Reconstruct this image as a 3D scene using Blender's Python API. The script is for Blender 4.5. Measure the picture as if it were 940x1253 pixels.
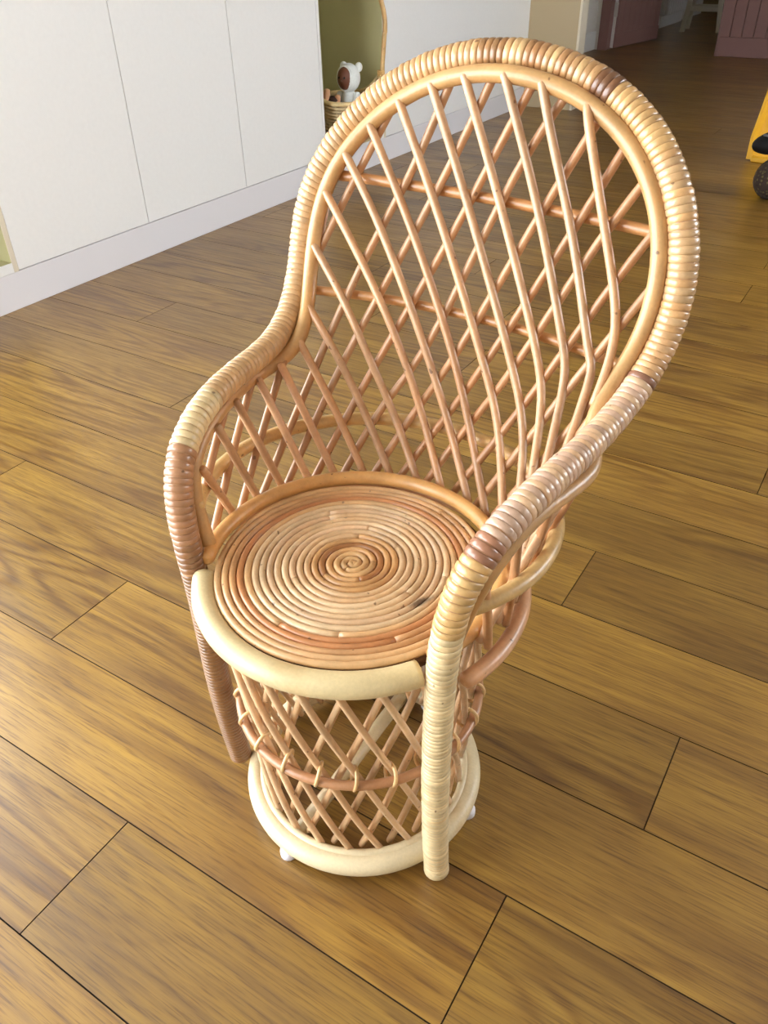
import bpy, math, random
from mathutils import Vector, Matrix

for o in list(bpy.data.objects):
    bpy.data.objects.remove(o, do_unlink=True)
scene = bpy.context.scene
COL = scene.collection
random.seed(7)
PI = math.pi

# ------------------------------------------------------------------ camera
cam_data = bpy.data.cameras.new('camera')
cam_data.sensor_fit = 'VERTICAL'
cam_data.sensor_height = 36.0
cam_data.lens = 969.709 / 1253.0 * 36.0
cam_data.clip_start = 0.02
cam = bpy.data.objects.new('camera', cam_data)
COL.objects.link(cam)
cr = Vector((0.8473028, 0.5307839, -0.0186097))
cu = Vector((-0.3032557, 0.5122657, 0.8035047))
cf = Vector((-0.4360205, 0.6751683, -0.5950074))
cam.matrix_world = Matrix(((cr.x, cu.x, -cf.x, 0.0), (cr.y, cu.y, -cf.y, 0.0),
                           (cr.z, cu.z, -cf.z, 1.0541936), (0, 0, 0, 1)))
scene.camera = cam

# ------------------------------------------------------------------ light
# daylight enters through unseen openings added to shape it (behind, left and
# right of the photographer); a soft overcast sky is the only sky there is
world = bpy.data.worlds.new('overcast_sky')
scene.world = world
world.use_nodes = True
wn = world.node_tree.nodes
wn['Background'].inputs['Color'].default_value = (0.93, 0.985, 1.04, 1)
wn['Background'].inputs['Strength'].default_value = 9.0

def area(name, loc, target, sx, sy, power, col):
    d = bpy.data.lights.new(name, 'AREA')
    d.shape = 'RECTANGLE'; d.size = sx; d.size_y = sy
    d.energy = power; d.color = col
    o = bpy.data.objects.new(name, d); COL.objects.link(o)
    o.location = loc
    o.rotation_euler = (Vector(target) - Vector(loc)).to_track_quat('-Z', 'Y').to_euler()
    return o



vs = scene.view_settings
vs.view_transform = 'Standard'
vs.look = 'None'
vs.gamma = 1.0
vs.use_curve_mapping = False
vs.exposure = 0.2

# ------------------------------------------------------------------ helpers
def lin(r, g, b):
    def f(c):
        c /= 255.0
        return c / 12.92 if c <= 0.04045 else ((c + 0.055) / 1.055) ** 2.4
    return (f(r), f(g), f(b), 1.0)

def link(name, me, mat=None, parent=None, loc=None):
    o = bpy.data.objects.new(name, me)
    COL.objects.link(o)
    if mat is not None and me is not None and not me.materials:
        me.materials.append(mat)
    if parent is not None:
        o.parent = parent
    if loc is not None:
        o.location = loc
    return o

def empty(name, loc=(0, 0, 0), rz=0.0):
    o = bpy.data.objects.new(name, None)
    COL.objects.link(o)
    o.location = loc
    o.rotation_euler = (0, 0, rz)
    o.empty_display_size = 0.1
    return o

def tag(o, label, cat=None, group=None, kind=None):
    o['label'] = label
    if cat: o['category'] = cat
    if group: o['group'] = group
    if kind: o['kind'] = kind
    return o

class MB:
    """collects shapes into one mesh"""
    def __init__(self):
        self.v = []; self.f = []; self.s = []
    def add(self, vs, fs, smooth=True):
        b = len(self.v)
        self.v += [tuple(p) for p in vs]
        for q in fs:
            self.f.append(tuple(b + i for i in q)); self.s.append(smooth)
        return self
    def box(self, x0, x1, y0, y1, z0, z1, ch=0.0):
        if ch <= 0:
            vs = [(x, y, z) for z in (z0, z1) for y in (y0, y1) for x in (x0, x1)]
            fs = [(0, 2, 3, 1), (4, 5, 7, 6), (0, 1, 5, 4), (2, 6, 7, 3), (0, 4, 6, 2), (1, 3, 7, 5)]
            return self.add(vs, fs, False)
        # box with chamfered edges: three rectangles per axis pair
        vs = []
        idx = {}
        def p(sx, sy, sz, ax):
            k = (sx, sy, sz, ax)
            if k not in idx:
                x = x1 if sx else x0; y = y1 if sy else y0; z = z1 if sz else z0
                dx = -ch if sx else ch; dy = -ch if sy else ch; dz = -ch if sz else ch
                if ax == 0: q = (x, y + dy, z + dz)
                elif ax == 1: q = (x + dx, y, z + dz)
                else: q = (x + dx, y + dy, z)
                idx[k] = len(vs); vs.append(q)
            return idx[k]
        fs = []
        for s in (0, 1):
            fs.append([p(s, 0, 0, 0), p(s, 1, 0, 0), p(s, 1, 1, 0), p(s, 0, 1, 0)])
            fs.append([p(0, s, 0, 1), p(1, s, 0, 1), p(1, s, 1, 1), p(0, s, 1, 1)])
            fs.append([p(0, 0, s, 2), p(1, 0, s, 2), p(1, 1, s, 2), p(0, 1, s, 2)])
        for a in (0, 1):
            for b in (0, 1):
                fs.append([p(a, b, 0, 0), p(a, b, 1, 0), p(a, b, 1, 1), p(a, b, 0, 1)])
                fs.append([p(a, 0, b, 0), p(a, 1, b, 0), p(a, 1, b, 2), p(a, 0, b, 2)])
                fs.append([p(0, a, b, 1), p(1, a, b, 1), p(1, a, b, 2), p(0, a, b, 2)])
        for a in (0, 1):
            for b in (0, 1):
                for c in (0, 1):
                    fs.append([p(a, b, c, 0), p(a, b, c, 1), p(a, b, c, 2)])
        return self.add(vs, fs, False)
    def tube(self, pts, r, n=8, closed=False, caps=True, rounded=False):
        pts = [Vector(p) for p in pts]
        m = len(pts)
        rs = r if isinstance(r, (list, tuple)) else [r] * m
        if rounded and not closed:
            a, b = pts[0], pts[-1]
            da = (pts[0] - pts[1]).normalized(); db = (pts[-1] - pts[-2]).normalized()
            ra, rb = rs[0], rs[-1]
            pts = [a + da * ra * .55, a + da * ra * .38] + pts + [b + db * rb * .38, b + db * rb * .55]
            rs = [ra * .45, ra * .8] + list(rs) + [rb * .8, rb * .45]
            m = len(pts)
        tan = []
        for i in range(m):
            if closed: t = pts[(i + 1) % m] - pts[i - 1]
            else: t = pts[min(i + 1, m - 1)] - pts[max(i - 1, 0)]
            tan.append(t.normalized())
        ref = Vector((0, 0, 1)) if abs(tan[0].z) < 0.9 else Vector((1, 0, 0))
        nrm = (ref - tan[0] * ref.dot(tan[0])).normalized()
        vs = []
        for i in range(m):
            nrm = (nrm - tan[i] * nrm.dot(tan[i])).normalized()
            bi = tan[i].cross(nrm)
            for k in range(n):
                a = 2 * PI * k / n
                vs.append(pts[i] + (nrm * math.cos(a) + bi * math.sin(a)) * rs[i])
        fs = []
        mm = m if closed else m - 1
        for i in range(mm):
            j = (i + 1) % m
            for k in range(n):
                l = (k + 1) % n
                fs.append((i * n + k, i * n + l, j * n + l, j * n + k))
        self.add(vs, fs, True)
        if caps and not closed:
            b = len(self.v) - m * n
            self.f.append(tuple(b + k for k in reversed(range(n)))); self.s.append(False)
            self.f.append(tuple(b + (m - 1) * n + k for k in range(n))); self.s.append(False)
        return self
    def ball(self, c, r, nu=16, nv=10, rot=None):
        rx, ry, rz = r if isinstance(r, (tuple, list)) else (r, r, r)
        vs = [Vector((0, 0, rz))]
        for i in range(1, nv):
            p = PI * i / nv
            for k in range(nu):
                a = 2 * PI * k / nu
                vs.append(Vector((rx * math.sin(p) * math.cos(a), ry * math.sin(p) * math.sin(a), rz * math.cos(p))))
        vs.append(Vector((0, 0, -rz)))
        fs = [(0, 1 + k, 1 + (k + 1) % nu) for k in range(nu)]
        for i in range(nv - 2):
            for k in range(nu):
                l = (k + 1) % nu
                fs.append((1 + i * nu + k, 1 + (i + 1) * nu + k, 1 + (i + 1) * nu + l, 1 + i * nu + l))
        e = len(vs) - 1
        fs += [(e, 1 + (nv - 2) * nu + (k + 1) % nu, 1 + (nv - 2) * nu + k) for k in range(nu)]
        if rot is not None: vs = [rot @ v for v in vs]
        c = Vector(c)
        return self.add([v + c for v in vs], fs, True)
    def lathe(self, prof, n=48, c=(0, 0, 0), cap=True):
        vs = []
        for (r, z) in prof:
            for k in range(n):
                a = 2 * PI * k / n
                vs.append((c[0] + r * math.cos(a), c[1] + r * math.sin(a), c[2] + z))
        m = len(prof)
        fs = []
        for i in range(m - 1):
            for k in range(n):
                l = (k + 1) % n
                fs.append((i * n + k, i * n + l, (i + 1) * n + l, (i + 1) * n + k))
        self.add(vs, fs, True)
        if cap:
            b = len(self.v) - m * n
            self.f.append(tuple(b + k for k in reversed(range(n)))); self.s.append(False)
            self.f.append(tuple(b + (m - 1) * n + k for k in range(n))); self.s.append(False)
        return self
    def mesh(self, name):
        me = bpy.data.meshes.new(name)
        me.from_pydata([tuple(v) for v in self.v], [], self.f)
        me.polygons.foreach_set('use_smooth', self.s)
        me.update()
        import bmesh
        bm = bmesh.new(); bm.from_mesh(me)
        bmesh.ops.recalc_face_normals(bm, faces=bm.faces)
        bm.to_mesh(me); bm.free()
        return me
    def build(self, name, mat, parent=None, loc=None):
        return link(name, self.mesh(name), mat, parent, loc)

def spline(P, n):
    """natural cubic spline through the points P, n samples"""
    P = [Vector(p) for p in P]
    N = len(P)
    if N == 2:
        return [P[0].lerp(P[1], i / (n - 1)) for i in range(n)]
    # chord-length-free uniform natural spline (Thomas algorithm)
    a = [1.0] * N; b = [4.0] * N; b[0] = b[-1] = 2.0
    d = [3 * (P[1] - P[0])] + [3 * (P[i + 1] - P[i - 1]) for i in range(1, N - 1)] + [3 * (P[-1] - P[-2])]
    for i in range(1, N):
        w = a[i] / b[i - 1]
        b[i] -= w * 1.0
        d[i] = d[i] - w * d[i - 1]
    D = [None] * N
    D[-1] = d[-1] / b[-1]
    for i in range(N - 2, -1, -1):
        D[i] = (d[i] - D[i + 1]) / b[i]
    out = []
    for j in range(n):
        u = j / (n - 1) * (N - 1)
        i = min(int(u), N - 2); s = u - i
        p, q, dp, dq = P[i], P[i + 1], D[i], D[i + 1]
        out.append(p + dp * s + (3 * (q - p) - 2 * dp - dq) * s * s + (2 * (p - q) + dp + dq) * s ** 3)
    return out

def mirror_curve(c):
    return [Vector((-p[0], p[1], p[2])) for p in reversed(c)] + [Vector(p) for p in c[1:]]

# ------------------------------------------------------------------ materials
class NT:
    def __init__(self, name):
        self.m = bpy.data.materials.new(name); self.m.use_nodes = True
        self.t = self.m.node_tree
        self.b = self.t.nodes['Principled BSDF']
    def n(self, typ, **kw):
        x = self.t.nodes.new(typ)
        for k, v in kw.items():
            if hasattr(x, k): setattr(x, k, v)
            else: x.inputs[k.replace('_', ' ')].default_value = v
        return x
    def l(self, a, b): self.t.links.new(a, b)
    def val(self, sock, x):
        if hasattr(x, 'links') or hasattr(x, 'is_output'): self.l(x, sock)
        else: sock.default_value = x
    def math(self, op, a, b=0.0, clamp=False):
        x = self.t.nodes.new('ShaderNodeMath'); x.operation = op; x.use_clamp = clamp
        self.val(x.inputs[0], a); self.val(x.inputs[1], b)
        return x.outputs[0]
    def mix(self, blend, fac, a, b):
        x = self.t.nodes.new('ShaderNodeMix'); x.data_type = 'RGBA'; x.blend_type = blend
        self.val(x.inputs[0], fac); self.val(x.inputs[6], a); self.val(x.inputs[7], b)
        return x.outputs[2]
    def vmul(self, v, s):
        x = self.t.nodes.new('ShaderNodeVectorMath'); x.operation = 'MULTIPLY'
        self.l(v, x.inputs[0]); x.inputs[1].default_value = s
        return x.outputs[0]
    def vadd(self, a, b):
        x = self.t.nodes.new('ShaderNodeVectorMath'); x.operation = 'ADD'
        self.l(a, x.inputs[0]); self.l(b, x.inputs[1])
        return x.outputs[0]
    def noise(self, v, scale=1.0, detail=3.0, rough=0.55):
        x = self.t.nodes.new('ShaderNodeTexNoise')
        self.l(v, x.inputs['Vector'])
        x.inputs['Scale'].default_value = scale; x.inputs['Detail'].default_value = detail
        x.inputs['Roughness'].default_value = rough
        return x.outputs['Fac']
    def remap(self, v, a, b, c, d):
        x = self.t.nodes.new('ShaderNodeMapRange')
        self.val(x.inputs[0], v)
        for i, q in enumerate((a, b, c, d)): x.inputs[i + 1].default_value = q
        return x.outputs[0]
    def bump(self, h, strength, dist):
        x = self.t.nodes.new('ShaderNodeBump')
        self.l(h, x.inputs['Height']); x.inputs['Strength'].default_value = strength
        x.inputs['Distance'].default_value = dist
        self.l(x.outputs[0], self.b.inputs['Normal'])

def plain(name, col, rough=0.5, spec=0.5, noise=0.0, nscale=20.0):
    t = NT(name)
    t.b.inputs['Roughness'].default_value = rough
    t.b.inputs['Specular IOR Level'].default_value = spec
    if noise > 0:
        g = t.n('ShaderNodeTexCoord')
        f = t.noise(g.outputs['Object'], nscale, 4)
        k = t.remap(f, 0.3, 0.7, 1 - noise, 1 + noise)
        x = t.t.nodes.new('ShaderNodeVectorMath'); x.operation = 'SCALE'
        x.inputs[0].default_value = col[:3]; t.l(k, x.inputs['Scale'])
        t.l(x.outputs[0], t.b.inputs['Base Color'])
    else:
        t.b.inputs['Base Color'].default_value = col
    return t.m

def cane_material(name, rough=0.35, coat=0.3, vary=0.10, fleck=True, blotch=0.16, nsc=28.0):
    """peeled / varnished rattan; the pole's own colour is the object's colour"""
    t = NT(name)
    oi = t.n('ShaderNodeObjectInfo'); tc = t.n('ShaderNodeTexCoord')
    sc = t.n('ShaderNodeVectorMath'); sc.operation = 'SCALE'
    sc.inputs[0].default_value = (13.0, 7.0, 5.0); t.l(oi.outputs['Random'], sc.inputs['Scale'])
    p = t.vadd(tc.outputs['Object'], sc.outputs[0])
    big = t.noise(p, nsc, 3)
    fine = t.noise(p, 260.0, 3)
    k = t.math('ADD', t.remap(big, 0.3, 0.7, 1 - blotch, 1 + blotch), t.remap(fine, 0.3, 0.7, -0.05, 0.05))
    k = t.math('ADD', k, t.remap(oi.outputs['Random'], 0, 1, -vary, vary))
    col = t.n('ShaderNodeVectorMath'); col.operation = 'SCALE'
    t.l(oi.outputs['Color'], col.inputs[0]); t.l(k, col.inputs['Scale'])
    c = col.outputs[0]
    # warm reddish streaks
    st = t.noise(p, 14.0, 2)
    c = t.mix('MULTIPLY', t.remap(st, 0.52, 0.75, 0.0, 0.55), c, (0.90, 0.74, 0.58, 1))
    if fleck:
        fl = t.noise(p, 95.0, 1)
        c = t.mix('MIX', t.remap(fl, 0.74, 0.78, 0.0, 0.75), c, lin(92, 58, 32))
    t.l(c, t.b.inputs['Base Color'])
    t.b.inputs['Roughness'].default_value = rough
    t.b.inputs['Coat Weight'].default_value = coat
    t.b.inputs['Coat Roughness'].default_value = 0.18
    t.bump(fine, 0.15, 0.002)
    return t.m

def oak_material(name, far=False):
    t = NT(name)
    geo = t.n('ShaderNodeNewGeometry'); oi = t.n('ShaderNodeObjectInfo')
    pos = geo.outputs['Position']
    if far:
        sep = t.n('ShaderNodeSeparateXYZ'); t.l(pos, sep.inputs[0])
        row = t.math('FLOOR', t.math('DIVIDE', t.math('SUBTRACT', sep.outputs[1], 0.16436), 0.19))
        wn_ = t.n('ShaderNodeTexWhiteNoise', noise_dimensions='1D'); t.l(row, wn_.inputs['W'])
        rnd = wn_.outputs['Value']
    else:
        rnd = oi.outputs['Random']
    sc = t.n('ShaderNodeVectorMath'); sc.operation = 'SCALE'
    sc.inputs[0].default_value = (37.0, 17.0, 3.0); t.l(rnd, sc.inputs['Scale'])
    p = t.vadd(pos, sc.outputs[0])
    # knots: sparse points that push the growth lines around
    vor = t.n('ShaderNodeTexVoronoi'); vor.inputs['Scale'].default_value = 1.0
    t.l(t.vmul(p, (1.1, 3.1, 1.0)), vor.inputs['Vector'])
    kd = vor.outputs['Distance']
    knot = t.remap(kd, 0.0, 0.22, 1.0, 0.0)
    n1 = t.noise(t.vmul(p, (0.75, 6.5, 1.0)), 1.0, 2, 0.45)
    n1 = t.math('ADD', n1, t.math('MULTIPLY', knot, 0.16))
    cont = t.math('SINE', t.math('MULTIPLY', n1, 80.0))
    cont = t.math('POWER', t.remap(cont, -1, 1, 0, 1), 2.0)
    mask = t.remap(t.noise(t.vmul(p, (0.6, 3.0, 1.0)), 1.0, 2), 0.40, 0.62, 0.15, 1.0)
    str1 = t.noise(t.vmul(p, (3.5, 95.0, 1.0)), 1.0, 4, 0.6)
    str2 = t.noise(t.vmul(p, (14.0, 420.0, 1.0)), 1.0, 3, 0.6)
    blot = t.noise(t.vmul(p, (2.2, 7.0, 1.0)), 1.0, 4, 0.6)
    c = t.mix('MIX', t.remap(blot, 0.3, 0.7, 0, 1), OAK_DARK, OAK_LIGHT)
    c = t.mix('MULTIPLY', t.math('MULTIPLY', t.math('MULTIPLY', cont, mask), 0.85), c, (0.50, 0.38, 0.24, 1))
    c = t.mix('MULTIPLY', t.remap(str1, 0.38, 0.64, 0.0, 0.75), c, (0.60, 0.53, 0.42, 1))
    c = t.mix('MULTIPLY', t.remap(str2, 0.50, 0.66, 0.0, 0.9), c, (0.5, 0.41, 0.3, 1))
    core = t.remap(kd, 0.012, 0.05, 0.75, 0.0)
    c = t.mix('MULTIPLY', core, c, (0.30, 0.22, 0.16, 1))
    k = t.remap(rnd, 0, 1, 0.84, 1.16)
    v = t.n('ShaderNodeVectorMath'); v.operation = 'SCALE'
    t.l(c, v.inputs[0]); t.l(k, v.inputs['Scale'])
    c = v.outputs[0]
    if far:
        fr = t.math('FRACT', t.math('DIVIDE', t.math('SUBTRACT', sep.outputs[1], 0.16436), 0.19))
        edge = t.math('LESS_THAN', t.math('ABSOLUTE', t.math('SUBTRACT', fr, 0.5)), 0.49)
        c = t.mix('MIX', edge, lin(58, 38, 20), c)
    t.l(c, t.b.inputs['Base Color'])
    t.l(t.remap(str1, 0.3, 0.7, 0.34 - 0.05, 0.34 + 0.08), t.b.inputs['Roughness'])
    t.b.inputs['Specular IOR Level'].default_value = 1.0
    t.b.inputs['Coat Weight'].default_value = 0.0
    t.b.inputs['Coat Roughness'].default_value = 0.3
    t.bump(t.math('ADD', t.math('MULTIPLY', str2, -0.6), t.math('MULTIPLY', str1, -0.4)), 0.12, 0.002)
    return t.m

OAK_DARK = lin(*(134,99,40))
OAK_LIGHT = lin(*(166,129,54))
M_oak = oak_material('oiled_oak')
M_oak_far = oak_material('oiled_oak_far', True)
M_seam = plain('seam_dirt', lin(52, 34, 18), 0.9)  # stain and dirt on the plank edges and in the gaps
M_white = plain('white_foil', lin(242, 243, 243), 0.42, 0.4, 0.012, 60)
M_plinth = plain('plinth_white', lin(232, 231, 236), 0.38, 0.4)
M_carcass = plain('carcass_white', lin(222, 220, 212), 0.5)
M_olive = plain('olive_board', lin(186, 181, 138), 0.55, 0.4, 0.03, 8)
M_wall = plain('wall_paint', lin(214, 209, 200), 0.8, 0.3)
M_beige = plain('beige_paint', lin(190, 172, 140), 0.75, 0.3)
M_cream = plain('cream_paint', lin(226, 216, 196), 0.6, 0.3)
M_plum = plain('plum_paint', lin(134, 98, 92), 0.6, 0.4, 0.04, 6)
M_skirt = plain('skirting_white', lin(222, 220, 216), 0.45)
M_ceiling = plain('ceiling_darkened', lin(168, 158, 142), 0.9, 0.2)  # unseen ceiling, toned down so the floor reflects less white
M_metal = plain('hinge_metal', lin(200, 196, 188), 0.35)
M_foot = plain('white_plastic_foot', lin(225, 222, 228), 0.4)
M_cane = cane_material('rattan_pole')
M_rim = cane_material('rattan_thick_pole', 0.42, 0.15, 0.0, False, 0.10, 12.0)
M_wrap = cane_material('rattan_wrapping', 0.28, 0.55, 0.09, True, 0.14, 45.0)
M_coil = cane_material('rattan_seat_coil', 0.33, 0.35, 0.05, True, 0.16, 24.0)
def add_stain(mat):
    """small dark old burn mark on the right of the seat"""
    t = NT.__new__(NT); t.m = mat; t.t = mat.node_tree; t.b = t.t.nodes['Principled BSDF']
    tc = t.n('ShaderNodeTexCoord'); mp = t.n('ShaderNodeMapping'); mp.vector_type = 'TEXTURE'
    mp.inputs['Location'].default_value = (0.105, -0.018, 0.427)
    mp.inputs['Rotation'].default_value = (0, 0, 1.1)
    mp.inputs['Scale'].default_value = (0.020, 0.007, 0.05)
    t.l(tc.outputs['Object'], mp.inputs['Vector'])
    ln = t.n('ShaderNodeVectorMath'); ln.operation = 'LENGTH'; t.l(mp.outputs[0], ln.inputs[0])
    nz = t.noise(tc.outputs['Object'], 220.0, 2)
    d = t.math('ADD', ln.outputs['Value'], t.math('MULTIPLY', nz, 0.6))
    old = t.b.inputs['Base Color'].links[0].from_socket
    t.l(t.mix('MIX', t.remap(d, 0.7, 1.3, 0.8, 0.0), old, lin(66, 50, 40)), t.b.inputs['Base Color'])
add_stain(M_coil)
M_wicker = cane_material('basket_wicker', 0.6, 0.0, 0.10, False, 0.15, 30.0)

# ------------------------------------------------------------------ room shell
W = 0.19
ROW0 = 0.16436
XC = -2.498          # cabinet fronts
YW = 8.97            # far wall with doorway
fl = MB()
NROWS = 30
KMIN = -3
y_lo = ROW0 + KMIN * W
y_hi = ROW0 + NROWS * W
fl.box(-2.95, 1.3, y_lo, y_hi, -0.05, -0.008)
n_sub = len(fl.f)
fl.box(-3.3, 2.7, y_hi, 13.2, -0.05, 0.0)
fl.box(1.3, 2.7, y_lo, y_hi, -0.05, 0.0)
fl.box(-3.3, 2.7, -1.6, y_lo, -0.05, 0.0)
fme = fl.mesh('floor')
fme.materials.append(M_seam); fme.materials.append(M_oak_far)
for i, pgn in enumerate(fme.polygons):
    pgn.material_index = 0 if i < n_sub else 1
floor = link('floor', fme)
tag(floor, 'oiled oak plank floor running across the whole room', 'floor', kind='structure')

ends = {0: [-0.69], 1: [-0.169], 2: [-1.094], 3: [-0.042, -1.654], 5: [-0.32], 8: [-2.06], 14: [-0.363]}
rr = random.Random(11)
for k in range(KMIN, NROWS):
    fixed = sorted(ends.get(k, []))
    if not fixed:
        fixed = [rr.uniform(-2.4, 1.0)]
        if k <= 13:                       # keep invented joints out of the bare floor in view
            fixed = [rr.choice([0.9, 1.1, -0.62 if 3 < k < 5 else 0.7]) if k < 5 else rr.uniform(0.3, 1.1)]
    cuts = list(fixed)
    x = fixed[-1]
    while x < 1.3:
        x += rr.uniform(1.9, 2.2); cuts.append(x)
    x = fixed[0]
    while x > -2.9:
        x -= rr.uniform(1.9, 2.2); cuts.insert(0, x)
    cuts = sorted(cuts)
    for a, b in zip(cuts[:-1], cuts[1:]):
        a = max(a, -2.92); b = min(b, 1.3)
        if b - a < 0.05: continue
        g = 0.0007
        m = MB()
        m.box(a + g, b - g, ROW0 + k * W + g, ROW0 + (k + 1) * W - g, -0.0078, rr.uniform(-0.0002, 0.0), 0.0003)
        o = m.build('floor_plank', M_oak, floor)
        o.data.materials.append(M_seam)
        for pgn in o.data.polygons:
            if pgn.normal.z < 0.95: pgn.material_index = 1

def wall(name, boxes, mat, label):
    m = MB()
    for b in boxes: m.box(*b)
    o = m.build(name, mat)
    return tag(o, label, 'wall', kind='structure')

CEIL = 2.5
wall('wall_left', [(-3.3, -3.14, 1.0, 13.2, 0, CEIL)], M_wall, 'pale wall behind the cabinets and beside the doorway')
part = wall('wall_partition', [(-3.14, -2.15, 5.815, 5.925, 0, CEIL)], M_beige, 'beige short wall at the end of the white cabinets')
m = MB(); m.box(-2.15, -2.135, 5.812, 5.928, 0, CEIL)
m.build('end_trim', M_cream, part)
tr = MB(); tr.box(-3.14, -3.122, 5.925, 8.97, 0, 0.16, 0.003)
tag(tr.build('baseboard_left', M_skirt), 'white skirting board on the wall beside the plum door', 'skirting board', kind='structure')
wall('wall_far', [(-3.14, -3.09, YW, YW + 0.12, 0, CEIL), (-3.09, -1.92, YW, YW + 0.12, 2.05, CEIL), (-1.92, 2.7, YW, YW + 0.12, 0, CEIL)],
     M_wall, 'far wall with the doorway and plum panelling')
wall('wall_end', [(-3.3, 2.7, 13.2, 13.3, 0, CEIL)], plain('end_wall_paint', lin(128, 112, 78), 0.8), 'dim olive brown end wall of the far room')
wall('added_wall_right', [(2.6, 2.7, -1.6, 2.1, 0, CEIL), (2.6, 2.7, 5.2, 10.6, 0, CEIL), (2.6, 2.7, 2.1, 5.2, 0, 1.0), (2.6, 2.7, 2.1, 5.2, 2.4, CEIL), (2.6, 2.7, 10.6, 11.6, 0, 1.2), (2.6, 2.7, 10.6, 11.6, 2.1, CEIL), (2.6, 2.7, 11.6, 13.2, 0, CEIL)], M_wall, 'added unseen wall on the right, its bare openings sized to shape the light')  # out of view; added, with openings sized for light on cabinets and floor
wall('added_wall_near', [(-1.1, 2.7, -1.7, -1.6, 0, CEIL)], M_wall, 'added unseen wall behind the camera, keeping light off the near right floor')  # out of view; added to block light from behind on the right
m = MB(); m.box(-3.3, 2.7, -1.6, 13.3, CEIL, CEIL + 0.1)
tag(m.build('ceiling', M_ceiling), 'flat grey-beige ceiling out of view, darkened to weaken the floor sheen', 'ceiling', kind='structure')

# plum wainscot right of the doorway, board by board
wz = empty('trim_2', (-1.92, YW, 0))
tag(wz, 'plum painted board panelling on the far wall right of the doorway', 'panelling', kind='structure')
bw = 0.105
for i in range(26):
    m = MB(); m.box(i * bw + 0.09 + 0.002, (i + 1) * bw + 0.09 - 0.002, -0.028, 0.0, 0.15, 0.95, 0.004)
    m.build('panel_board', M_plum, wz)
m = MB(); m.box(0.0, 2.85, -0.045, 0.0, 0.0, 0.16, 0.004); m.build('bottom_rail', M_plum, wz)
m = MB(); m.box(-0.015, 0.09, -0.04, 0.13, 0.0, 2.1, 0.004); m.build('door_casing', M_plum, wz)
m = MB(); m.box(0.30, 2.85, -0.10, 0.0, 0.50, 0.95, 0.006); m.build('ledge_box', plain('plum_ledge', lin(146, 106, 104), 0.55), wz)

# door frame and open door
fr = MB(); fr.box(-3.09, -2.995, YW - 0.02, YW + 0.13, 0, 2.1, 0.003)
fr.box(-3.09, -1.92, YW - 0.02, YW + 0.13, 2.0, 2.1, 0.003)
tag(fr.build('trim_1', M_plum), 'plum door frame left of the doorway', 'door frame', kind='structure')
dang = math.atan2(10.02 - 9.06, -2.82 + 2.985)
dr = empty('door_1', (-2.985, 9.06, 0), dang)
tag(dr, 'plum board door standing open into the far room', 'door', kind='structure')
m = MB(); m.box(0.0, 0.95, -0.022, 0.022, 0.012, 2.0, 0.002); m.build('door_leaf', M_plum, dr)
m = MB(); m.box(-0.004, 0.0, -0.022, 0.022, 0.012, 2.0); m.build('door_edge', M_skirt, dr)
for i in range(8):
    m = MB(); m.box(0.02 + i * 0.115, 0.02 + (i + 1) * 0.115 - 0.004, -0.030, -0.022, 0.14, 1.9, 0.003); m.build('door_board', M_plum, dr)
m = MB(); m.box(0.0, 0.95, -0.032, -0.022, 0.012, 0.135, 0.002); m.build('bottom_rail', M_plum, dr)
m = MB(); m.box(-0.012, -0.002, -0.03, 0.01, 0.28, 0.40, 0.002); m.tube([(-0.012, -0.026, 0.28), (-0.012, -0.026, 0.40)], 0.007, 8); m.build('hinge', M_metal, dr)

# ------------------------------------------------------------------ cabinets
PL = 0.124
CH = 2.32
CD = 0.40
def cabinet(name, y0, y1, label, cat='cabinet', group=None):
    e = empty(name, (XC - CD / 2, (y0 + y1) / 2, PL))
    h = (y1 - y0) / 2
    m = MB(); m.box(-CD / 2, CD / 2 - 0.021, -h + 0.001, h - 0.001, 0, CH - PL); m.build('body', M_carcass, e)
    m = MB(); m.box(CD / 2 - 0.019, CD / 2, -h + 0.0016, h - 0.0016, 0.003, CH - PL, 0.001); m.build('door', M_white, e)
    return tag(e, label, cat, group)
cabinet('tall_cabinet', 1.596, 2.206, 'white flat-fronted cabinet next to the open niche at the left edge')
cabinet('tall_cabinet', 2.206, 2.803, 'white flat-fronted cabinet, middle of the three plain doors left of the chair')
cabinet('tall_cabinet', 2.803, 3.400, 'white flat-fronted cabinet just left of the olive niche with the basket')
cabinet('tall_cabinet', 3.975, 5.813, 'wide plain white cabinet front between olive niche and beige wall')

def niche(y0, y1, label):
    e = empty('open_shelf_unit', (XC - CD / 2, (y0 + y1) / 2, PL))
    h = (y1 - y0) / 2; t = 0.018; d = CD / 2
    m = MB(); m.box(-d, -d + 0.012, -h, h, 0, CH - PL); m.build('back_panel', M_olive, e)
    for s in (-1, 1):
        a, b = sorted((s * h, s * (h - t)))
        m = MB(); m.box(-d + 0.012, d - 0.002, a, b, 0, CH - PL); p = m.build('side_panel', M_olive, e)
        a2, b2 = sorted((s * h, s * (h - t - 0.001)))
        m = MB(); m.box(d - 0.002, d, a2, b2, 0, CH - PL); m.build('edge_band', M_cream if s > 0 else M_white, p)
    m = MB(); m.box(-d + 0.012, d - 0.002, -h + t, h - t, 0.0, 0.032); p = m.build('bottom_shelf', M_olive, e)
    m = MB(); m.box(d - 0.002, d, -h + t, h - t, 0.0, 0.033); m.build('edge_band', M_white, p)
    m = MB(); m.box(-d + 0.012, d, -h + t, h - t, CH - PL - 0.018, CH - PL); m.build('top_panel', M_carcass, e)
    return tag(e, label, 'shelf unit')
niche(1.0, 1.596, 'open niche with olive lining cut off by the left edge')
niche(3.40, 3.975, 'open olive-lined niche holding the wicker basket')
m = MB(); m.box(XC - 0.02, XC - 0.003, 1.0, 5.813, 0.0, PL - 0.001, 0.001)
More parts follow.
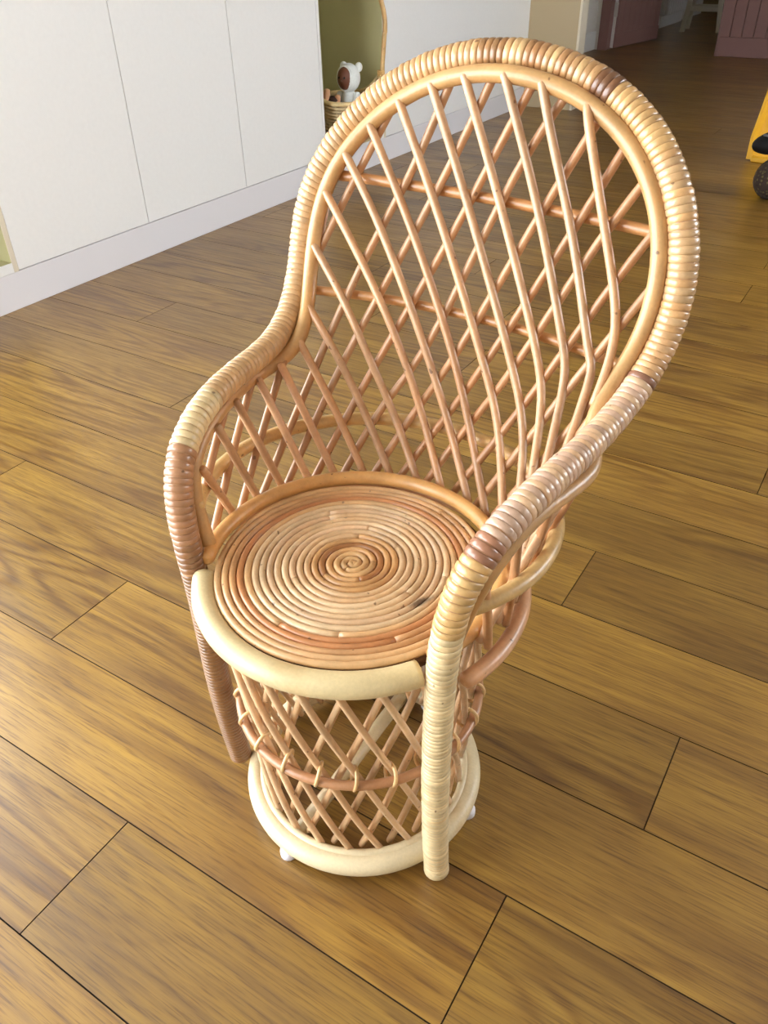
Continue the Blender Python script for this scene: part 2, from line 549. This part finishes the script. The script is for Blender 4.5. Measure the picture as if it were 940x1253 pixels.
tag(m.build('plinth', M_plinth), 'long white plinth board under the row of cabinets', 'plinth')

# ------------------------------------------------------------------ rattan chair
HOOP=[[0.0, 0.3672, 0.9311], [0.157, 0.3543, 0.8861], [0.2464, 0.3067, 0.777], [0.2553, 0.2639, 0.6636], [0.2343, 0.1722, 0.6016], [0.2159, 0.0375, 0.593], [0.1885, -0.0785, 0.5408], [0.174, -0.0971, 0.3849], [0.1723, -0.0966, 0.1885], [0.1709, -0.0822, 0.0006]]
INNER=[[0.0, 0.3443, 0.9142], [0.1317, 0.3424, 0.8787], [0.2182, 0.3047, 0.7864], [0.231, 0.2607, 0.6711], [0.2133, 0.1967, 0.5955], [0.2343, 0.1326, 0.5668], [0.2176, 0.0356, 0.5648], [0.1961, -0.0491, 0.5269], [0.1713, -0.0698, 0.4351]]
BACK_STICKS_IN=[[[-0.1854,-0.0436,0.5283],[-0.1892,-0.0196,0.4761],[-0.193,0.0044,0.424]],[[-0.1983,0.0049,0.5588],[-0.1926,0.0268,0.4914],[-0.1868,0.0486,0.424]],[[-0.2115,0.0569,0.5662],[-0.1922,0.0714,0.4951],[-0.1729,0.0858,0.424]],[[-0.2236,0.1183,0.5662],[-0.1878,0.1186,0.4951],[-0.152,0.119,0.424]],[[-0.2147,0.1569,0.5741],[-0.1701,0.1517,0.4991],[-0.1256,0.1465,0.424]],[[-0.2085,0.193,0.5955],[-0.1492,0.1886,0.5011],[-0.0956,0.1734,0.424]],[[-0.2164,0.2296,0.6315],[-0.1693,0.2194,0.5801],[-0.1185,0.2114,0.5039],[-0.0606,0.1885,0.424]],[[-0.2297,0.2703,0.7016],[-0.1728,0.2523,0.6412],[-0.1261,0.2382,0.5762],[-0.0785,0.2278,0.5004],[-0.0217,0.1968,0.424]],[[-0.2212,0.2934,0.7679],[-0.1484,0.2729,0.6823],[-0.0819,0.2537,0.5862],[-0.033,0.2362,0.4921],[0.0155,0.1974,0.424]],[[-0.199,0.3113,0.8146],[-0.1285,0.2903,0.723],[-0.0469,0.2607,0.5914],[0.0073,0.2379,0.49],[0.0623,0.188,0.424]],[[-0.1693,0.326,0.8491],[-0.0944,0.3004,0.74],[-0.0101,0.2649,0.5981],[0.0475,0.2285,0.4812],[0.0955,0.1735,0.424]],[[-0.1316,0.3364,0.8774],[-0.0518,0.306,0.7466],[0.0303,0.2659,0.6069],[0.0798,0.2319,0.5147],[0.1325,0.1471,0.424]],[[-0.0881,0.3399,0.8983],[-0.0102,0.3099,0.7554],[0.0701,0.2644,0.6167],[0.1197,0.2189,0.5213],[0.156,0.1219,0.424]],[[-0.0435,0.3392,0.9103],[0.0232,0.3162,0.7779],[0.1021,0.2668,0.6383],[0.1376,0.2225,0.5486],[0.1732,0.096,0.424]],[[0.0082,0.3383,0.9141],[0.0769,0.3118,0.7717],[0.1374,0.2652,0.652],[0.1596,0.224,0.5772],[0.1861,0.0677,0.424]],[[0.0542,0.3395,0.9082],[0.0813,0.3255,0.8464],[0.1317,0.2962,0.7411],[0.1768,0.2532,0.6467],[0.1897,0.2143,0.5956],[0.1937,0.0412,0.424]],[[0.1105,0.339,0.8888],[0.1267,0.3232,0.8511],[0.1721,0.2924,0.7486],[0.2041,0.2535,0.6711],[0.2056,0.2069,0.6042]],[[0.211,0.1651,0.5781],[0.202,0.0825,0.5011],[0.193,0.0,0.424]],[[0.223,0.1098,0.566],[0.2062,0.0365,0.495],[0.1895,-0.0368,0.424]]]
BACK_STICKS_OUT=[[[-0.2152,0.0416,0.5653],[-0.2023,-0.0171,0.5077],[-0.1854,-0.0749,0.45]],[[-0.2305,0.1125,0.566],[-0.2155,0.0376,0.4905],[-0.1964,-0.0375,0.415]],[[-0.2177,0.1694,0.5781],[-0.2103,0.0951,0.4966],[-0.199,0.0197,0.415]],[[-0.1433,0.3461,0.8732],[-0.1907,0.3182,0.7806],[-0.2292,0.277,0.6881]],[[-0.0645,0.3515,0.9063],[-0.1099,0.3228,0.7928],[-0.1551,0.2839,0.6912],[-0.1905,0.2014,0.5565],[-0.1971,0.0633,0.415]],[[-0.0085,0.3503,0.9141],[-0.0502,0.3313,0.8188],[-0.1068,0.2938,0.6961],[-0.161,0.2233,0.5568],[-0.1818,0.0989,0.415]],[[0.0424,0.351,0.9108],[-0.0045,0.3307,0.8095],[-0.0522,0.3012,0.7028],[-0.1212,0.2396,0.5507],[-0.1584,0.1333,0.415]],[[0.0835,0.3516,0.9009],[0.0259,0.3271,0.79],[-0.0436,0.2746,0.6091],[-0.0974,0.2323,0.5074],[-0.1282,0.1625,0.415]],[[0.1268,0.349,0.8827],[0.0735,0.3205,0.769],[-0.0052,0.2731,0.5947],[-0.0547,0.2441,0.5017],[-0.0908,0.186,0.415]],[[0.1631,0.3408,0.8593],[0.1123,0.3086,0.7441],[0.034,0.2686,0.5822],[-0.0136,0.248,0.4957],[-0.0556,0.1994,0.415]],[[0.1951,0.3273,0.8287],[0.1463,0.3012,0.7371],[0.0765,0.2644,0.5885],[0.0247,0.2475,0.4968],[-0.0161,0.2064,0.415]],[[0.222,0.3094,0.7864],[0.1764,0.2818,0.6999],[0.1127,0.2501,0.5704],[0.0287,0.205,0.415]],[[0.2362,0.2911,0.7345],[0.1964,0.2613,0.6603],[0.1428,0.2338,0.5585],[0.0696,0.195,0.415]],[[0.2179,0.231,0.6315],[0.1603,0.2035,0.5232],[0.1,0.1732,0.415]],[[0.2101,0.1942,0.5955],[0.1722,0.1739,0.5052],[0.1312,0.1509,0.415]],[[0.2216,0.161,0.5741],[0.1913,0.1431,0.4946],[0.1576,0.1231,0.415]],[[0.231,0.1212,0.5662],[0.2065,0.1067,0.4906],[0.1782,0.0908,0.415]],[[0.2194,0.058,0.5662],[0.2083,0.0551,0.4906],[0.1932,0.0518,0.415]],[[0.2063,0.0039,0.5588],[0.205,0.007,0.4869],[0.1997,0.0105,0.415]],[[0.1929,-0.0465,0.5283],[0.1971,-0.0396,0.4716],[0.1975,-0.0313,0.415]]]
chair = empty('rattan_armchair', (-0.4365, 0.604, 0.0), 0.00693)
tag(chair, 'round-backed rattan armchair with lattice back and coiled seat on oak floor', 'chair')

C_TAN = lin(206, 168, 118)
C_WRAP = lin(198, 162, 118)
C_PALE = lin(216, 194, 150)
C_PINK = lin(204, 170, 146)
C_BROWN = lin(186, 142, 104)
C_DARK = lin(118, 80, 54)
C_STICK = lin(193, 150, 110)
C_RIM = lin(214, 194, 148)
C_RING = lin(214, 198, 162)
C_HONEY = lin(206, 168, 112)
def cane(o, col, jit=0.0, rnd=random.Random(3)):
    k = 1 + rnd.uniform(-jit, jit); g = 1 + rnd.uniform(-jit, jit) * 0.4
    o.color = (col[0] * k, col[1] * k * g, col[2] * k * g * g, 1)
    return o

# -- wrapped main hoop: a thick pole from leg to leg, bound with strands
hoop = spline(mirror_curve(HOOP), 721)
arc = [0.0]
for a, b in zip(hoop[:-1], hoop[1:]): arc.append(arc[-1] + (b - a).length)
LEN = arc[-1]
def at(s):
    s = min(max(s, 0.0), LEN)
    lo, hi = 0, len(arc) - 1
    while hi - lo > 1:
        mid = (lo + hi) // 2
        if arc[mid] <= s: lo = mid
        else: hi = mid
    u = (s - arc[lo]) / (arc[hi] - arc[lo])
    return hoop[lo].lerp(hoop[hi], u)
R_CORE = 0.0158
core = cane(MB().tube([at(0.030 + (LEN - 0.040) * i / 260) for i in range(261)], R_CORE, 14, rounded=True).build('main_hoop', M_wrap, chair), C_BROWN)

def strand_mesh(name, w, h, n=22):
    m = MB(); vs = []; fs = []
    prof = [(-0.5, -0.25), (-0.44, 0.45), (-0.26, 0.92), (0.0, 1.0), (0.26, 0.92), (0.44, 0.45), (0.5, -0.25)]
    for k in range(n):
        a = 2 * PI * k / n
        for (z, q) in prof:
            r = R_CORE + h * q
            vs.append((r * math.cos(a), r * math.sin(a), z * w))
    L = len(prof)
    for k in range(n):
        l = (k + 1) % n
        for i in range(L - 1):
            fs.append((k * L + i, l * L + i, l * L + i + 1, k * L + i + 1))
    m.add(vs, fs, True)
    me = m.mesh(name); me.materials.append(M_wrap)
    return me
PITCH = 0.0083; PITCH_LEG = 0.0063
wide = [strand_mesh('binding_strand', PITCH * f, 0.0014) for f in (1.02, 1.08, 1.0)]
slim = [strand_mesh('binding_strand', PITCH_LEG * f, 0.0013) for f in (1.02, 1.08)]
rs = random.Random(21)
def strand_colour(s):
    def jit(c, j): 
        k = 1 + rs.uniform(-j, j); return (c[0] * k, c[1] * k, c[2] * k, 1)
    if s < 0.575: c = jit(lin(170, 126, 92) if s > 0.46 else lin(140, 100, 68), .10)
    elif s < 0.66: c = jit(C_PALE, .06)
    elif s < 1.12: c = jit(C_WRAP, .07)
    elif s < 1.34: c = jit(lin(194, 153, 105), .10)
    elif s < 1.372: c = jit(lin(166, 122, 78), .22)
    elif s < 1.485: c = jit(rs.choice([lin(198, 158, 108), lin(182, 140, 94), lin(168, 124, 82), lin(204, 168, 118)]), .10)
    elif s < 1.512: c = jit(C_DARK, .15)
    elif s < 1.60: c = jit(lin(202, 162, 108), .08)
    elif s < 1.80: c = jit(rs.choice([C_WRAP, C_WRAP, lin(200, 156, 106)]), .08)
    elif s < 1.848: c = jit(lin(204, 162, 116), .08)
    elif s < 1.862: c = jit(lin(136, 96, 76), .12)
    elif s < 2.150: c = jit(rs.choice([C_PINK, C_PINK, lin(218, 182, 146)]), .07)
    elif s < 2.172: c = jit(lin(156, 110, 84), .10)
    elif s < 2.26: c = jit(C_HONEY, .08)
    else: c = jit(C_PALE, .07)
    return c
def place(me, s, parent=core):
    p = at(s); t = (at(s + 0.004) - at(s - 0.004)).normalized()
    q = t.to_track_quat('Z', 'Y').to_matrix()
    tilt = Matrix.Rotation(0.085 + rs.uniform(-0.03, 0.03), 3, 'X') @ Matrix.Rotation(rs.uniform(-0.03, 0.03), 3, 'Y')
    M = (q @ tilt).to_4x4(); M.translation = p
    M = M @ Matrix.Scale(rs.uniform(0.985, 1.03), 4)
    o = bpy.data.objects.new('binding_strand', me); COL.objects.link(o)
    o.parent = parent; o.matrix_local = M
    o.color = strand_colour(s)
    return o
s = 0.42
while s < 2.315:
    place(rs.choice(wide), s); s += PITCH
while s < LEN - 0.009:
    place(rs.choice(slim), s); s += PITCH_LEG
# the leg hidden behind the base: binding joined into one piece
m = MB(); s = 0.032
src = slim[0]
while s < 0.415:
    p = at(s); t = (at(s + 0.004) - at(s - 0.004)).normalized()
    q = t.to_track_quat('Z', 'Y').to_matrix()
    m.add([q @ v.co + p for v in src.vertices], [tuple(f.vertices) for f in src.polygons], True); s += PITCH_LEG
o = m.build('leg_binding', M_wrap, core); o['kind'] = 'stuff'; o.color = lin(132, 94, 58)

# -- bare inner hoop
inner = spline(mirror_curve(INNER), 241)
cane(MB().tube(inner, 0.0102, 12, rounded=True).build('inner_hoop', M_cane, chair), lin(186, 145, 94))

# -- back lattice, every stick of the two layers
for lay, sticks, r in (('in', BACK_STICKS_IN, 0.0056), ('out', BACK_STICKS_OUT, 0.0054)):
    for pts in sticks:
        n = 7 * (len(pts) - 1) + 1
        o = MB().tube(spline(pts, n), r, 9, rounded=True).build('lattice_stick', M_cane, chair)
        cane(o, C_STICK if lay == 'in' else lin(180, 132, 90), 0.10)

# -- rails behind the back
def railpts(z0, y0, bow, tilt, xe, n=41):
    return [Vector((x, y0 + bow * (1 - (x / .25) ** 2), z0 + tilt * x)) for x in [-xe + 2 * xe * i / (n - 1) for i in range(n)]]
cane(MB().tube(railpts(.7771, .3155, .020, -.0331, .232), 0.0070, 10, rounded=True).build('back_rail', M_cane, chair), lin(188, 134, 82))
cane(MB().tube(railpts(.6369, .2520, .045, -.0267, .226), 0.0066, 10, rounded=True).build('back_rail', M_cane, chair), lin(196, 142, 88))
for s in (-1, 1):
    o = MB().tube([(s * .226, .312, .775), (s * .232, .290, .71), (s * .234, .262, .645)], 0.0052, 8, rounded=True).build('back_post', M_cane, chair)
    cane(o, lin(226, 200, 178))
pts = []
for i in range(81):
    t = math.radians(-125 + 250 * i / 80)
    y = .053 + .207 * math.cos(t)
    pts.append(Vector((.2215 * math.sin(t), y, .487 - .02 * y)))
cane(MB().tube(pts, 0.0092, 12, rounded=True).build('arm_rail', M_cane, chair), lin(214, 176, 116))
LEG_A = math.atan2(.1735, .0970)
def ring(R, z, a0, a1, n, yc=0.0):   # angle measured from the front
    return [Vector((R * math.sin(a0 + (a1 - a0) * i / n), yc - R * math.cos(a0 + (a1 - a0) * i / n), z)) for i in range(n + 1)]
cane(MB().tube(ring(.2085, .400, LEG_A + .14, 2 * PI - LEG_A - .14, 80), 0.0098, 12, rounded=True).build('outer_seat_rail', M_cane, chair), lin(206, 156, 116))

# -- seat: thick front rim, slim ring round the back, coil of cane
cane(MB().tube(ring(.1830, .4130, -LEG_A + .092, LEG_A - .092, 64), 0.0152, 16).build('seat_rim', M_rim, chair), C_RIM)
cane(MB().tube(ring(.1815, .4300, LEG_A + .01, 2 * PI - LEG_A - .01, 80), 0.0098, 12, rounded=True).build('seat_ring', M_cane, chair), lin(206, 156, 94))
seat = MB().lathe([(.0, .408), (.172, .408), (.172, .4185), (.0, .4185)], 64, cap=False).build('seat', plain('seat_board', lin(96, 62, 36), 0.8), chair)
PT = 0.00905
NT_ = 19
tc = {0: lin(200, 154, 100), 1: lin(206, 164, 112), 2: lin(208, 166, 114), 3: lin(202, 156, 104), 4: lin(164, 112, 66), 5: lin(196, 150, 98)}
joint = [0.0] + [2 * PI * k + rs.uniform(-2.6, 2.6) for k in range(1, NT_)] + [2 * PI * NT_]
for k in range(NT_):
    pts = []
    n = max(20, int(18 + k * 4))
    for i in range(n + 1):
        a = joint[k] + (joint[k + 1] - joint[k]) * i / n
        r = max(0.0022, PT * a / (2 * PI) - 0.003)
        r = min(r, 0.1668)
        pts.append(Vector((-0.002 + r * math.cos(a), 0.002 + r * math.sin(a), 0.4222 + 0.0006 * math.sin(3 * a + k))))
    o = MB().tube(pts, 0.00462, 9).build('seat_coil', M_coil, seat)
    col = tc.get(k, rs.choice([lin(214, 180, 138), lin(218, 188, 148), lin(210, 172, 128), lin(216, 182, 144)]))
    if k >= 14: col = rs.choice([lin(208, 166, 118), lin(200, 152, 104), lin(212, 172, 124)])
    if k == 15: col = lin(186, 128, 82)
    o.color = col

# -- base
cane(MB().tube(ring(.1615, .0255, 0, 2 * PI, 120)[:-1], 0.0148, 16, closed=True).build('base_ring', M_rim, chair), C_RING)
cane(MB().tube(ring(.1515, .0360, 0, 2 * PI, 96)[:-1], 0.0062, 10, closed=True).build('base_inner_ring', M_rim, chair), C_RING)
mid = cane(MB().tube(ring(.1645, .2100, 0, 2 * PI, 96)[:-1], 0.0064, 10, closed=True).build('middle_hoop', M_cane, chair), lin(178, 130, 92))
NB = 22
def base_stick(th, tw, rt, rm, rb, col):
    def q(R, a, z): return Vector((R * math.sin(a), -R * math.cos(a), z))
    pts = spline([q(rt, th, .402), q((rt + rm) / 2 + .002, th + tw * .25, .305), q(rm, th + tw * .5, .21), q((rb + rm) / 2 + .001, th + tw * .75, .12), q(rb, th + tw, .034)], 17)
    cane(MB().tube(pts, 0.0047, 8, rounded=True).build('base_stick', M_cane, chair), col, 0.08)
for i in range(NB):
    b = math.radians(9.1 + 360 / NB * i)
    base_stick(b - math.radians(51), math.radians(51), .1690, .1535, .1450, lin(214, 178, 138))
    b = math.radians(15.0 + 360 / NB * i)
    base_stick(b + math.radians(51), math.radians(-51), .1600, .1440, .1365, lin(204, 166, 124))
# ties binding the middle hoop to the sticks
tie = MB()
tp = []
for i in range(18):
    a = 2 * PI * i / 18
    tp.append(Vector((0.0135 * math.cos(a), 0.004 * math.sin(a + .6), 0.0145 * math.sin(a))))
tie.tube(tp, 0.0026, 7, closed=True)
tme = tie.mesh('binding_tie'); tme.materials.append(M_cane)
for i in range(NB):
    a = math.radians(-2.0 + 360 / NB * i)
    o = bpy.data.objects.new('binding_tie', tme); COL.objects.link(o); o.parent = mid
    o.location = (.1575 * math.sin(a), -.1575 * math.cos(a), .2150)
    o.rotation_euler = (0, rs.uniform(-.15, .25), a - PI / 2)
    cane(o, lin(224, 186, 132), .06)
# bar across the floor of the base and white feet
cane(MB().tube([(-.018, -.146, .026), (-.018, .146, .026)], 0.011, 10).build('cross_bar', M_rim, chair), lin(206, 186, 146))
for ang in (-7, 97, 173, -100):
    a = math.radians(ang)
    m = MB(); m.lathe([(.0, .0), (.0105, .0), (.0125, .003), (.0125, .012), (.009, .016), (.0, .016)], 16, cap=False)
    m.build('foot_cap', M_foot, chair, (.1665 * math.sin(a), -.1665 * math.cos(a), 0.0))

# ------------------------------------------------------------------ basket in the niche
bx, by, bz = -2.560, 3.690, PL + 0.033
bk = empty('wicker_basket', (bx, by, bz), 0.0)
tag(bk, 'round wicker basket with tall hoop handle in the olive niche', 'basket')
HA = math.atan2(.72, .69)             # direction of the handle feet
def brim(a): return 0.195 + 0.085 * math.cos(a - HA) ** 6
RB0, RB1 = 0.125, 0.180
for i in range(13):
    f = i / 12
    pts = []
    for k in range(72):
        a = 2 * PI * k / 72
        r = RB0 + (RB1 - RB0) * f + 0.003 * math.sin(18 * a + PI * i)
        pts.append(Vector((r * math.cos(a), r * math.sin(a), 0.008 + (brim(a) - .014) * f)))
    cane(MB().tube(pts, 0.0072, 6, closed=True).build('weave_row', M_wicker, bk), lin(206, 184, 142), .12)
for k in range(18):
    a = 2 * PI * (k + .5) / 18
    m = MB().tube([(RB0 * math.cos(a), RB0 * math.sin(a), 0.006), (RB1 * math.cos(a), RB1 * math.sin(a), brim(a) - .004)], 0.005, 6)
    cane(m.build('stake', M_wicker, bk), lin(190, 164, 120), .08)
pts = [Vector((RB1 * 1.02 * math.cos(2 * PI * k / 72), RB1 * 1.02 * math.sin(2 * PI * k / 72), brim(2 * PI * k / 72))) for k in range(72)]
cane(MB().tube(pts, 0.011, 8, closed=True).build('rim', M_wicker, bk), lin(222, 196, 144))
m = MB().lathe([(.0, .001), (RB0, .001), (RB0, .010), (.0, .010)], 40, cap=False)
cane(m.build('basket_floor', M_wicker, bk), lin(190, 166, 124))
pts = []
for i in range(49):
    t = PI * (-0.08 + 1.16 * i / 48)
    rx = 0.215; 
    x = rx * math.cos(t); z = 0.50 + 0.26 * math.sin(t)
    pts.append(Vector((x * math.cos(HA), x * math.sin(HA), z)))
foot = lambda s: Vector((s * .182 * math.cos(HA), s * .182 * math.sin(HA), .16))
pts = [foot(1), foot(1).lerp(pts[0], .55)] + pts + [foot(-1).lerp(pts[-1], .55), foot(-1)]
hd = cane(MB().tube(spline(pts[::2], 90), 0.0115, 10).build('handle', M_cane, bk), lin(214, 174, 112))
for s in (1, -1):
    c = foot(s) + Vector((0, 0, .115))
    m = MB()
    for j in range(5):
        m.tube([c + Vector((.016 * math.cos(a), .016 * math.sin(a), j * .008)) + Vector((s * .008 * math.cos(HA), s * .008 * math.sin(HA), 0)) for a in [2 * PI * q / 14 for q in range(14)]], .0042, 6, closed=True)
    cane(m.build('handle_binding', M_wicker, hd), lin(204, 164, 104))

# ------------------------------------------------------------------ dolls in the basket
M_fleece = plain('white_fleece', lin(228, 232, 230), 0.95, 0.2, 0.05, 120)
M_brownskin = plain('brown_vinyl', lin(112, 66, 46), 0.5)
M_peach = plain('peach_vinyl', lin(226, 170, 132), 0.5)
M_hair = plain('dark_hair', lin(58, 34, 26), 0.7)
M_eye = plain('doll_eye', lin(24, 16, 14), 0.2)
d1 = empty('doll', (-2.545, 3.705, bz + .06), 0.0)
tag(d1, 'brown-faced doll in white hooded bear suit sitting in the basket', 'doll')
toc = Vector((2.555, -3.695, 0)).normalized()      # towards the room
fd = (Matrix.Rotation(-0.55, 3, 'Z') @ toc)        # doll looks a little to the left
sd = Vector((-fd.y, fd.x, 0))
m = MB()
m.ball((0, 0, .085), (.050, .050, .095), 18, 12)
for s in (-1, 1):
    a = sd * s
    m.tube([a * .045 + Vector((0, 0, .15)), a * .058 + fd * .025 + Vector((0, 0, .105)), a * .045 + fd * .05 + Vector((0, 0, .085))], [.022, .021, .018], 10, rounded=True)
    m.tube([a * .03 + Vector((0, 0, .03)), a * .032 + fd * .03 + Vector((0, 0, .04)), a * .034 + fd * .05 + Vector((0, 0, .05))], [.026, .025, .022], 10, rounded=True)
m.build('suit', M_fleece, d1)
hc = Vector((0, 0, .225))
m = MB(); m.ball(hc, (.060, .060, .066), 20, 14); hood = m.build('hood', M_fleece, d1)
m = MB()
for s in (-1, 1): m.ball(hc + sd * s * .044 - fd * .030 + Vector((0, 0, .046)), (.019, .019, .022), 12, 8)
m.build('hood_ears', M_fleece, hood)
up = Vector((0, 0, 1))
rotf = Matrix((sd, fd, up)).transposed()
m = MB(); m.ball(hc + fd * .030 + up * .002, (.041, .040, .053), 18, 12, rotf); face = m.build('face', M_brownskin, d1)
m = MB(); m.ball(hc + fd * .070 - up * .008, (.007, .007, .006), 8, 6, rotf); m.build('nose', M_brownskin, face)
m = MB()
for s in (-1, 1): m.ball(hc + fd * .064 + sd * s * .015 + up * .008, .0055, 8, 6)
m.build('eyes', M_eye, face)
m = MB(); m.tube([hc + fd * .034 + (sd * math.cos(a) * .041 + up * math.sin(a) * .054) + up * .002 for a in [2 * PI * i / 28 for i in range(28)]], .007, 7, closed=True)
m.build('hood_trim', M_fleece, hood)

d2 = empty('doll', (-2.598, 3.592, bz + .100), 0.0)
tag(d2, 'dark-haired doll with peach skin lying half hidden in the basket', 'doll')
m = MB(); m.ball((0, 0, .03), (.036, .040, .036), 16, 10)
m.tube([(.02, .015, .04), (.045, .018, .075), (.055, .010, .115)], [.014, .015, .014], 10, rounded=True)
m.tube([(.0, -.03, .04), (.012, -.035, .09), (.02, -.03, .145)], [.014, .015, .016], 10, rounded=True)
m.build('body', M_peach, d2)
m = MB(); m.ball((.035, -.004, .080), (.032, .032, .032), 16, 12); hd2 = m.build('head', M_peach, d2)
m = MB(); m.ball((.030, -.006, .086), (.034, .035, .033), 16, 12); m.build('hair', M_hair, hd2)

# ------------------------------------------------------------------ things at the right edge
M_yellow = plain('yellow_plastic', lin(214, 160, 24), 0.45, 0.5, 0.03, 10)
M_black = plain('black_fabric', lin(16, 16, 18), 0.7, 0.3)
t = NT('mottled_plush')
tcn = t.n('ShaderNodeTexCoord')
vv = t.n('ShaderNodeTexVoronoi'); vv.inputs['Scale'].default_value = 60.0; t.l(tcn.outputs['Object'], vv.inputs['Vector'])
c = t.mix('MIX', t.remap(vv.outputs['Distance'], .18, .42, 0, 1), lin(96, 86, 48), lin(50, 36, 28))
t.l(c, t.b.inputs['Base Color']); t.b.inputs['Roughness'].default_value = 0.95; t.bump(vv.outputs['Distance'], 0.6, 0.01)
M_mottle = t.m
yt = empty('yellow_toy_slide', (-0.70, 4.85, 0), -0.15)
tag(yt, 'yellow plastic slide end cut off by the right edge of the picture', 'toy slide')
vs = []; n = 16
chute = MB()
prof = []
for i in range(n + 1):
    f = i / n
    prof.append((0.02 + f * .36, 0.02 + .95 * f ** 1.1))       # run back, rise
vs = []; fs = []
for (u, z) in prof:
    for (x, dz) in ((-.09, .10), (-.075, .10), (-.06, .012), (.30, .012), (.315, .10), (.33, .10), (.33, -.012), (-.09, -.012)):
        vs.append((x, u, z + dz))
L = 8
for i in range(n):
    for k in range(L):
        l = (k + 1) % L
        fs.append((i * L + k, i * L + l, (i + 1) * L + l, (i + 1) * L + k))
fs.append(tuple(range(L))); fs.append(tuple(n * L + k for k in reversed(range(L))))
chute.add(vs, fs, False)
chute.build('chute', M_yellow, yt)
m = MB(); m.box(-.06, .30, .0, .05, 0.0, .03, .006); m.build('slide_foot', M_yellow, yt)
m = MB(); m.tube([(-.05, .36, .92), (-.05, .44, 0)], .02, 10); m.tube([(.29, .36, .92), (.29, .44, 0)], .02, 10); m.build('slide_legs', M_yellow, yt)
pl = MB(); pl.ball((0, 0, .085), (.085, .11, .088), 24, 14)
pl.ball((.08, .05, .10), (.07, .08, .075), 18, 12)
pb = pl.build('plush_toy', M_mottle, None, (-0.535, 4.19, 0))
tag(pb, 'mottled brown and green plush toy on the floor at the right edge', 'plush toy')
m = MB(); m.ball((0, 0, 0), (.125, .085, .052), 24, 14, Matrix.Rotation(-0.25, 3, 'Y'))
bo = m.build('bag', M_black, None, (-0.545, 4.22, .238))
tag(bo, 'small black bag lying on the mottled plush toy at the right edge', 'bag')
m = MB(); m.tube([(-.07, -.06, .03), (-.02, -.079, .028), (.04, -.078, .045), (.09, -.05, .05)], .006, 8, rounded=True); m.build('strap', plain('grey_strap', lin(90, 90, 96), .6), bo)

# ------------------------------------------------------------------ far room
st = empty('white_stool', (-2.58, 11.05, 0), 0.1)
tag(st, 'white wooden stool standing in the room beyond the doorway', 'stool')
M_stool = plain('stool_white', lin(214, 206, 186), 0.5)
m = MB(); m.box(-.19, .19, -.17, .17, .43, .465, .008); m.build('seat', M_stool, st)
for sx in (-1, 1):
    for sy in (-1, 1):
        m = MB()
        a = Vector((sx * .15, sy * .13, .43)); b = Vector((sx * .20, sy * .17, 0))
        w = .026
        vs = [p + Vector((dx, dy, 0)) for p in (b, a) for (dx, dy) in ((-w, -w), (w, -w), (w, w), (-w, w))]
        m.add(vs, [(3, 2, 1, 0), (4, 5, 6, 7), (0, 1, 5, 4), (1, 2, 6, 5), (2, 3, 7, 6), (3, 0, 4, 7)], False)
        m.build('leg', M_stool, st)
m = MB(); m.box(-.16, .16, -.165, -.135, .20, .25, .004); m.build('stretcher', M_stool, st)
m = MB(); m.box(-.16, .16, .135, .165, .20, .25, .004); m.build('stretcher', M_stool, st)
rd = empty('white_radiator', (-3.10, 11.6, 0))
tag(rd, 'white panel radiator on the left wall of the far room', 'radiator')
for i in range(9):
    m = MB(); m.box(-.035, .035, -.46 + i * .102, -.46 + i * .102 + .096, .12, .75, .012); m.build('radiator_column', M_skirt, rd)
m = MB(); m.box(-.04, .0, -.47, .47, .0, .12); m.build('radiator_base', M_skirt, rd)
